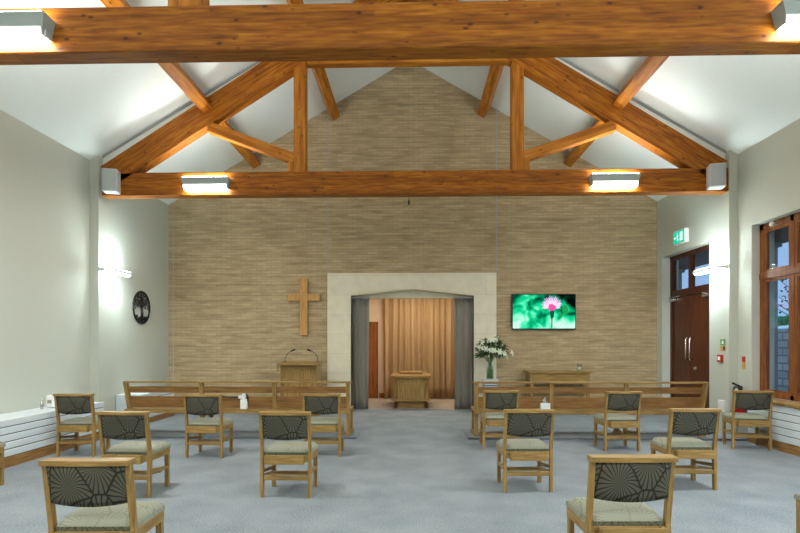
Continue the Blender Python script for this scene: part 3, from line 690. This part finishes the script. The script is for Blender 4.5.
for s, lab in ((-1, 'black gooseneck microphone on the left of the lectern top, arched right'), (1, 'black gooseneck microphone on the right of the lectern top, arched left')):
    m_ = thing('gooseneck_microphone', lab, 'microphone', (LX+s*.34, LY+.02, DZ+1.105), 0, 'microphones on the lectern')
    pts = [(0, 0, 0), (0, 0, .07), (-s*.03, 0, .14), (-s*.08, -.01, .19), (-s*.14, -.02, .225)]
    bm = bmesh.new(); addtube(bm, pts, .006, 8); obj('gooseneck', bm, M['black'], m_)
    bm = bmesh.new(); addtube(bm, [(-s*.13, -.02, .215), (-s*.17, -.02, .236), (-s*.215, -.03, .25)], .015, 10, .019); obj('capsule', bm, M['black'], m_)
    bm = bmesh.new(); addlathe(bm, [(.025, -.004), (.025, .006), (.012, .012)]); obj('mount', bm, M['black'], m_)

# ------------------------------------------------------------------ side table with candle
t = thing('side_table', 'pale oak side table with deep apron under the television', 'table', (3.08, 11.35, DZ))
box('table_top', -.71, .60, -.27, .27, .865, .905, M['oak'], t, .006)
bm = bmesh.new(); addbox(bm, -.65, .54, -.235, -.215, .68, .865, .003); obj('apron', bm, M['oak'], t)
bm = bmesh.new(); addbox(bm, -.65, .54, .20, .22, .68, .865, .003); addbox(bm, -.67, -.65, -.2, .2, .68, .865); addbox(bm, .52, .54, -.2, .2, .68, .865); obj('apron', bm, M['oak'], t)
for x in (-.66, .49):
    for y in (-.24, .16): box('leg', x, x+.07, y, y+.07, 0, .865, M['oakz'], t, .004)
box('lower_shelf', -.63, .52, -.2, .2, .12, .15, M['door'], t)
t = thing('candle_holder', 'small clear glass candle holder on the side table', 'candle holder', (3.49, 11.30, DZ+.905))
bm = bmesh.new(); addlathe(bm, [(.045, .0), (.05, .01), (.055, .15), (.05, .15), (.045, .015)], seg=16); obj('glass_cup', bm, M['glass'], t)
bm = bmesh.new(); addlathe(bm, [(.035, .015), (.035, .08), (.004, .085)], seg=14); obj('candle', bm, M['wax'], t)

# ------------------------------------------------------------------ flowers on a pedestal
t = thing('plant_pedestal', 'pale square pedestal with a blue-grey band beside the stone surround', 'pedestal', (1.60, 11.22, DZ))
box('column', -.13, .13, -.13, .13, .05, .70, M['pedestal'], t, .004); box('base', -.17, .17, -.17, .17, 0, .05, M['pedestal'], t, .004)
bm = bmesh.new()
for z in (.56, .61, .66): addbox(bm, -.135, .135, -.135, .135, z-.018, z+.012)
obj('band', bm, M['bluebox'], t); box('cap', -.16, .16, -.16, .16, .70, .73, M['pedestal'], t, .004)
FB = thing('flower_vase', 'tall glass vase of white lilies and dark leaves beside the alcove opening', 'flower vase', (1.60, 11.22, DZ+.73))
bm = bmesh.new(); addlathe(bm, [(.07, 0), (.08, .01), (.075, .24), (.045, .3), (.04, .36), (.11, .46), (.105, .46), (.035, .36), (.04, .3), (.068, .24), (.07, .02)], seg=20); obj('vase', bm, M['glass'], FB)
bm = bmesh.new(); rr = random.Random(21)
for k in range(16):
    a = rr.uniform(0, 2*PI); r0 = rr.uniform(.01, .05); r1 = rr.uniform(.08, .3)
    addtube(bm, [(r0*math.cos(a), r0*math.sin(a), .02), (.02*math.cos(a), .02*math.sin(a), .34), (r1*math.cos(a), r1*math.sin(a), .55+rr.uniform(0, .25))], .006, 5)
for k in range(20):
    a = rr.uniform(0, 2*PI); addtube(bm, [(.055*math.cos(a), .055*math.sin(a), .02), (.05*math.cos(a+.3), .05*math.sin(a+.3), .21)], .009, 5)
obj('stems', bm, M['stem'], FB)
bm = bmesh.new()
def leafq(bm, p, d, L_, wd):
    d = d.normalized(); u = d.cross(Vector((rr.uniform(-1, 1), rr.uniform(-1, 1), rr.uniform(.2, 1)))).normalized()*wd
    dr_ = Vector((0, 0, -.25*L_))
    a, b, c, e = p, p+d*L_*.4+u, p+d*L_+dr_, p+d*L_*.4-u
    mid = p+d*L_*.45+Vector((0, 0, .01))
    V = [bm.verts.new(q) for q in (a, b, c, e, mid)]
    for i in range(4): bm.faces.new((V[i], V[(i+1) % 4], V[4]))
for k in range(460):
    a = rr.uniform(0, 2*PI); el = rr.uniform(-.35, 1.3); r = rr.uniform(.03, .26)
    d = Vector((math.cos(a)*math.cos(el), math.sin(a)*math.cos(el), math.sin(el)))
    leafq(bm, Vector((0.02, 0, .56))+Vector((d.x*1.15, d.y, d.z*1.05))*r, d+Vector((rr.uniform(-.5, .5), rr.uniform(-.5, .5), rr.uniform(-.3, .4))), rr.uniform(.09, .17), rr.uniform(.014, .026))
tag(obj('foliage', bm, M['leaf'], FB), kind='stuff')
def lilybm(sc):
    bm = bmesh.new()
    for k in range(6):
        a = k*PI/3; c, s = math.cos(a), math.sin(a); u = Vector((-s, c, 0))
        P0 = [(.004, .0, .004), (.022, .05, .018), (.055, .085, .026), (.095, .085, .016), (.12, .065, .002)]
        prev = None
        for r, z, wd in P0:
            ctr = Vector((c*r, s*r, z)); row = [bm.verts.new((ctr+u*wd)*sc), bm.verts.new((ctr-Vector((0, 0, .006)))*sc), bm.verts.new((ctr-u*wd)*sc)]
            if prev:
                bm.faces.new((prev[0], prev[1], row[1], row[0])); bm.faces.new((prev[1], prev[2], row[2], row[1]))
            prev = row
    for f in bm.faces: f.smooth = True
    return bm
lily_src = None
for k in range(22):
    a = k*2.4; el = -.15+1.3*((k*.618) % 1); r = rr.uniform(.24, .30)
    d = Vector((math.cos(a)*math.cos(el), -abs(math.sin(a))*math.cos(el) if k % 4 else math.sin(a)*math.cos(el), math.sin(el)))
    p = Vector((0.02, 0, .55))+Vector((d.x*1.0, d.y*.8, d.z*1.1))*r
    if k in (3, 9, 14): p = Vector((.30+.05*(k % 3), -.05, .50+.04*(k-9)/5)); d = Vector((1, -.6, .4))
    if lily_src is None: o = lily_src = obj('lily', lilybm(.68), M['lily'], FB)
    else: o = lily_src.copy(); COL.objects.link(o)
    o.location = p; o.rotation_euler = d.to_track_quat('Z', 'Y').to_euler(); s_ = rr.uniform(.75, 1.1); o.scale = (s_, s_, s_)
bm = bmesh.new()
for k in range(9):
    x = rr.uniform(-.22, .1); addtube(bm, [(x*.5, 0, .62), (x, -.02, .72+rr.uniform(.05, .2))], .004, 5); 
    for q in range(4): leafq(bm, Vector((x, -.02, .70+q*.04)), Vector((rr.uniform(-1, 1), rr.uniform(-1, 1), .8)), .05, .008)
tag(obj('grass_spray', bm, M['stem'], FB), kind='stuff')

# ------------------------------------------------------------------ alcove furnishings
def curtain(name, x0, x1, y, z0, z1, m, amp, wl, label, seed, gather=0):
    bm = bmesh.new(); rr = random.Random(seed); n = int((x1-x0)/.012); nz_ = 10
    ph = [rr.uniform(0, 6.28) for _ in range(4)]; grid = []
    for j in range(nz_+1):
        f = j/nz_; row = []
        for i in range(n+1):
            x = x0+(x1-x0)*i/n; u = (x-x0)
            yy = amp*math.sin(2*PI*u/wl+ph[0]+.9*math.sin(2*PI*u/(wl*3.1)+ph[1]))+amp*.35*math.sin(2*PI*u/(wl*.47)+ph[2])*(1-f*.4)
            row.append(bm.verts.new((x+.01*math.sin(f*3+ph[3]+u*9), y+yy*(1.1-.35*f), z0+(z1-z0)*f)))
        grid.append(row)
    for a, b in zip(grid, grid[1:]):
        for i in range(n): f = bm.faces.new((a[i], a[i+1], b[i+1], b[i])); f.smooth = True
    r = bmesh.ops.solidify(bm, geom=bm.faces[:], thickness=.006)
    t = thing(name, label, 'curtain', (0, 0, 0)); obj('cloth', bm, m, t)
    b2 = bmesh.new(); addbox(b2, x0-.02, x1+.02, y-.02, y+.02, z1-.01, z1+.03); obj('curtain_rail', b2, M['gap'], t)
    return t
curtain('grey_curtain', -1.365, -1.0, YB+.14, DZ+.015, 2.52, M['greycurt'], .045, .15, 'grey curtain drawn to the left side of the alcove opening', 1)
curtain('grey_curtain', .90, 1.305, YB+.14, DZ+.015, 2.52, M['greycurt'], .045, .14, 'grey curtain drawn to the right side of the alcove opening', 2)
curtain('sand_curtain', -.80, 1.72, AY-.20, DZ+.02, 2.93, M['tancurt'], .05, .17, 'sand coloured pleated curtain across the back of the alcove', 4)
t = thing('catafalque', 'pale oak catafalque table inside the alcove before the sand curtain', 'catafalque', (-.06, 12.75, DZ))
def octo(wx, wy, ch): return [(-wx+ch, -wy), (wx-ch, -wy), (wx, -wy+ch), (wx, wy-ch), (wx-ch, wy), (-wx+ch, wy), (-wx, wy-ch), (-wx, -wy+ch)]
bm = bmesh.new(); addprism(bm, octo(.40, .62, .10), .22, .70, 'XY'); obj('body', bm, M['oakz'], t)
bm = bmesh.new(); addprism(bm, octo(.46, .68, .10), .70, .745, 'XY'); obj('top', bm, M['oak'], t)
bm = bmesh.new(); addprism(bm, octo(.45, .67, .10), .17, .22, 'XY'); obj('lower_moulding', bm, M['oak'], t)
bm = bmesh.new(); addprism(bm, octo(.32, .54, .02), 0, .17, 'XY'); obj('plinth', bm, M['oak'], t)
for x in (-.38, .33):
    for y in (-.58, .5): box('foot', x, x+.05, y, y+.08, 0, .17, M['door'], t)
bm = bmesh.new(); addbox(bm, -.28, .28, .1, .5, .745, .80, .01); obj('raised_rest', bm, M['oak'], t)
bm = bmesh.new(); addbox(bm, -.36, -.345, -.628, -.618, .24, .68); addbox(bm, .345, .36, -.628, -.618, .24, .68); obj('corner_bead', bm, M['oakz'], t)

# ------------------------------------------------------------------ pews
def pew(x0, x1, label, lean_left, lean_right):
    t = thing('pew', label, 'pew', (x0, 8.55, DZ), 0, 'long open-backed pews before the brick wall')
    W = x1-x0
    box('top_rail', 0, W, -.085, .0, .845, .872, M['oak'], t, .004)
    box('back_rail', .06, W-.06, -.045, -.02, .685, .785, M['pewrail'], t, .004)
    box('back_panel', .06, W-.06, -.02, .005, .445, .625, M['pewrail'], t, .004)
    box('book_ledge', .03, W-.03, -.09, .03, .36, .425, M['oak'], t, .004)
    box('seat_board', .03, W-.03, .03, .44, .385, .425, M['oak'], t, .006)
    for f in (0, 1/3, 2/3, 1):
        x = .07+(W-.14)*f; e = -.05 if f == 0 else (.05 if f == 1 else 0)
        e = e if ((f == 0 and lean_left) or (f == 1 and lean_right)) else 0
        bm = bmesh.new()
        # back post: foot to seat upright, leaning back above
        for (za, ya, xa), (zb, yb, xb) in zip([(0, .0, 0), (.40, .0, 0)], [(.40, .0, 0), (.845, -.045, e)]):
            A = [bm.verts.new((x+xa+sx*.03, ya+sy, za)) for sx, sy in ((-1, -.02), (1, -.02), (1, .05), (-1, .05))]
            B = [bm.verts.new((x+xb+sx*.03, yb+sy, zb)) for sx, sy in ((-1, -.02), (1, -.02), (1, .05), (-1, .05))]
            fs = [bm.faces.new(A), bm.faces.new(B[::-1])]+[bm.faces.new((A[i], B[i], B[(i+1) % 4], A[(i+1) % 4])) for i in range(4)]
            bmesh.ops.recalc_face_normals(bm, faces=fs)
        obj('back_post', bm, M['oakz'], t)
        box('front_leg', x-.03, x+.03, .36, .42, 0, .39, M['oakz'], t, .004)
        box('foot_runner', x-.04, x+.04, -.03, .44, 0, .05, M['oaky'], t, .006)
pew(-4.68, -.98, 'long oak pew on the left, below the cross and lectern', True, False)
pew(.93, 4.62, 'long oak pew on the right, below the television', False, True)
t = thing('tissue_box', 'white tissue box with a raised tissue on the right pew ledge', 'tissue box', (2.08, 8.50, DZ+.425))
box('carton', -.075, .075, -.035, .025, 0, .11, M['paper'], t, .003)
bm = bmesh.new(); rr = random.Random(2)
V = [[bm.verts.new((-.035+.07*i/6*(1-.35*j/4)+.01*math.sin(j*2), -.004+.016*math.sin(i*1.7+j), .108+.10*j/4+.012*math.sin(i*2.1)*(j/4)-.03*abs(i-3)/3*(j/4))) for i in range(7)] for j in range(5)]
for a, b in zip(V, V[1:]):
    for i in range(6): f = bm.faces.new((a[i], a[i+1], b[i+1], b[i])); f.smooth = True
bmesh.ops.solidify(bm, geom=bm.faces[:], thickness=.012); obj('tissue', bm, M['paper'], t)
t = thing('sanitiser_dispenser', 'white dispenser bottle with black lever on the left pew ledge', 'dispenser', (-2.72, 8.50, DZ+.425))
box('bottle', -.055, .055, -.04, .02, 0, .16, M['paper'], t, .008); box('neck', -.03, .025, -.03, .01, .16, .25, M['white'], t, .006)
box('nozzle', -.09, -.03, -.02, 0, .17, .22, M['white'], t, .004); bm = bmesh.new(); addtube(bm, [(.03, -.01, .24), (.06, -.01, .22), (.055, -.01, .12)], .012, 8); obj('lever', bm, M['black'], t)
bm = bmesh.new(); addtube(bm, [(-.09, -.01, .19), (-.2, -.01, .185), (-.3, -.01, .20), (-.36, -.045, .215), (-.40, -.06, .2)], .009, 6); obj('cable', bm, M['black'], t)
# small items on the left radiator
t = thing('white_dispenser', 'small white dispenser box standing on the near left radiator', 'dispenser', (-5.25, 7.62, .585))
box('carton', -.06, .06, -.05, .05, 0, .17, M['paper'], t, .01); box('outlet', -.03, .03, -.07, -.05, .06, .11, M['steel'], t, .004)
o = None
t = thing('small_bottle', 'tiny grey bottle beside the white dispenser on the left radiator', 'bottle', (-5.22, 7.36, .585))
bm = bmesh.new(); addlathe(bm, [(.018, 0), (.02, .01), (.02, .09), (.008, .11), (.008, .13)], seg=12); obj('body', bm, M['steel'], t)
bm = bmesh.new(); addlathe(bm, [(.01, .13), (.01, .15)], seg=10); obj('cap', bm, M['white'], t)

# ------------------------------------------------------------------ chairs
def prismbar(bm, a, b, wx, wy):
    """bar between two points with horizontal rectangular sections"""
    a = Vector(a); b = Vector(b)
    A = [bm.verts.new(a+Vector((sx*wx/2, sy*wy/2, 0))) for sx, sy in ((-1, -1), (1, -1), (1, 1), (-1, 1))]
    B = [bm.verts.new(b+Vector((sx*wx/2, sy*wy/2, 0))) for sx, sy in ((-1, -1), (1, -1), (1, 1), (-1, 1))]
    fs = [bm.faces.new(A), bm.faces.new(B[::-1])]+[bm.faces.new((A[i], B[i], B[(i+1) % 4], A[(i+1) % 4])) for i in range(4)]
    bmesh.ops.recalc_face_normals(bm, faces=fs)
def make_chair():
    t = thing('wooden_chair', 'x', 'chair')
    for s in (-1, 1):
        bm = bmesh.new(); prismbar(bm, (s*.235, 0, 0), (s*.235, .012, .42), .031, .045); prismbar(bm, (s*.235, .012, .42), (s*.235, -.05, .815), .029, .040); obj('rear_leg', bm, M['oakz'], t)
    for s in (-1, 1):
        bm = bmesh.new(); prismbar(bm, (s*.22, .385, 0), (s*.22, .385, .41), .036, .04); obj('front_leg', bm, M['oakz'], t)
    # top rail, gently bowed on its rear edge
    bm = bmesh.new(); n = 8; pts = [(-.251, -.005), (.251, -.005)]+[(.251-.502*i/n, -.095-.014*math.sin(PI*i/n)) for i in range(n+1)]
    addprism(bm, pts, .812, .841, 'XY'); obj('top_rail', bm, M['oak'], t)
    # padded back, curved lower edge
    bm = bmesh.new(); nx, nz_ = 12, 6; F = []; B = []
    for j in range(nz_+1):
        v = j/nz_; rf, rb = [], []
        for i in range(nx+1):
            u = i/nx*2-1; zlo = .585-.020*(1-u*u); z = zlo+(.81-zlo)*v; ly = -.012-.10*(z-.56)/.24*.5; bow = -.022*(1-u*u)
            ed = min(1, 6*min(v+.02, 1.02-v))*min(1, 9*(1.01-abs(u))); th = .010+.012*ed
            x = u*.222; rb.append(bm.verts.new((x, ly+bow-th, z))); rf.append(bm.verts.new((x, ly+bow+th, z)))
        F.append(rf); B.append(rb)
    fs = []
    for j in range(nz_):
        for i in range(nx):
            fs.append(bm.faces.new((B[j][i], B[j][i+1], B[j+1][i+1], B[j+1][i]))); fs.append(bm.faces.new((F[j][i+1], F[j][i], F[j+1][i], F[j+1][i+1])))
    for j in range(nz_): fs.append(bm.faces.new((F[j][0], B[j][0], B[j+1][0], F[j+1][0]))); fs.append(bm.faces.new((B[j][nx], F[j][nx], F[j+1][nx], B[j+1][nx])))
    for i in range(nx): fs.append(bm.faces.new((F[0][i], F[0][i+1], B[0][i+1], B[0][i]))); fs.append(bm.faces.new((B[nz_][i], B[nz_][i+1], F[nz_][i+1], F[nz_][i])))
    for f in fs: f.smooth = True
    obj('padded_back', bm, M['backfab'], t)
    # seat cushion: domed, dark rear side
    bm = bmesh.new(); nx, ny = 12, 10; T = []; Bt = []
    for j in range(ny+1):
        v = j/ny; rt, rb = [], []
        for i in range(nx+1):
            u = i/nx*2-1; hw = .217+.022*min(1, v*4) if v > .06 else .21; x = u*hw; y = .0+v*.425
            e = min(1, 5*min(v+.0, 1-v))*1.0; e2 = min(1, 5*(1-abs(u))); dome = .040*(max(0, 1-(1-e)**2))**.5*(max(0, 1-(1-e2)**2))**.5
            sag = .010*(1-u*u)*(1-2*abs(v-.5))
            rt.append(bm.verts.new((x, y, .438+dome+sag))); rb.append(bm.verts.new((x, y, .405)))
        T.append(rt); Bt.append(rb)
    for j in range(ny):
        for i in range(nx):
            f = bm.faces.new((T[j][i], T[j][i+1], T[j+1][i+1], T[j+1][i])); f.smooth = True
            f.material_index = 0
            bm.faces.new((Bt[j][i+1], Bt[j][i], Bt[j+1][i], Bt[j+1][i+1]))
    for j in range(ny):
        bm.faces.new((Bt[j][0], T[j][0], T[j+1][0], Bt[j+1][0])); bm.faces.new((T[j][nx], Bt[j][nx], Bt[j+1][nx], T[j+1][nx]))
    for i in range(nx):
        f = bm.faces.new((Bt[0][i], Bt[0][i+1], T[0][i+1], T[0][i])); f.material_index = 1
        bm.faces.new((T[ny][i], T[ny][i+1], Bt[ny][i+1], Bt[ny][i]))
    obj('seat_cushion', bm, [M['seatfab'], M['seatside']], t)
    box('seat_rail', -.218, .218, -.01, .012, .345, .41, M['oak'], t, .003); box('seat_rail', -.20, .20, .375, .397, .345, .41, M['oak'], t, .003)
    for s in (-1, 1):
        box('side_rail', min(s*.222, s*.242), max(s*.222, s*.242), .02, .405, .345, .41, M['oaky'], t, .003)
        bm = bmesh.new(); addprism(bm, [(.02, .235), (.37, .19), (.37, .225), (.02, .27)], min(s*.22, s*.24), max(s*.22, s*.24), 'YZ'); obj('side_stretcher', bm, M['oaky'], t)
    # book box behind the seat
    bm = bmesh.new(); addbox(bm, -.19, .19, -.085, -.073, .335, .425, .003); addbox(bm, -.19, -.178, -.073, -.012, .335, .415); addbox(bm, .178, .19, -.073, -.012, .335, .415); addbox(bm, -.178, .178, -.073, -.012, .335, .345)
    obj('book_box', bm, M['oak'], t)
    box('rear_stretcher', -.218, .218, -.012, .012, .165, .205, M['oak'], t, .003)
    bm = bmesh.new()
    for k in range(4): addbox(bm, -.218, .218, .03+k*.07, .075+k*.07, .205-.009*k, .217-.009*k)
    obj('under_shelf', bm, M['oak'], t)
    return t
CH = [
 (76, 75.0, 2, 'wooden chair far left, last row, nearest the left wall pier'),
 (204, 75.8, -2, 'wooden chair in the last left row, in front of the dispenser pew'),
 (322, 75.0, 0, 'wooden chair in the last left row beside the centre aisle, below the lectern'),
 (126, 101.6, -2, 'wooden chair in the middle left row, right behind the large bottom left one'),
 (286, 102.0, 0, 'wooden chair in the middle left row beside the centre aisle'),
 (92.5, 172.0, 2, 'large nearest wooden chair at bottom left'),
 (500.5, 70.0, 1, 'wooden chair in the last right row beside the aisle, below the flower vase'),
 (622, 71.3, 3, 'wooden chair standing alone in the last right row, middle of the right pew'),
 (528, 98.7, 2, 'wooden chair in the middle right row beside the aisle, behind the tissue box'),
 (692, 97.2, 1, 'wooden chair in the middle right row, in front of the double doors'),
 (751.5, 70.4, -11, 'wooden chair far right beside the window radiator, turned slightly'),
 (628.5, 167.0, 2, 'large nearest wooden chair at bottom right, bold flower on its back'),
]
proto = make_chair(); first = True
SN, CN = math.sin(math.atan(TH)), math.cos(math.atan(TH)); FP = 24/36*800
def place(X, Y, rz, label):
    global first
    c = proto if first else copy_tree(proto); first = False
    c.location = (X, Y, 0); c.rotation_euler = (0, 0, math.radians(rz)); tag(c, label, 'chair', 'upholstered wooden chairs facing the brick wall')
for px, s, rz, lab in CH:
    d = FP/s; xc = (px-400)/FP*d; place(xc*CN-d*SN, d*CN+xc*SN, rz, lab)
place(-4.60, 5.17, 0, 'wooden chair cut off by the left edge, only a leg showing')
place(2.93, 3.42, 0, 'wooden chair cut off by the right edge, only its seat corner showing')
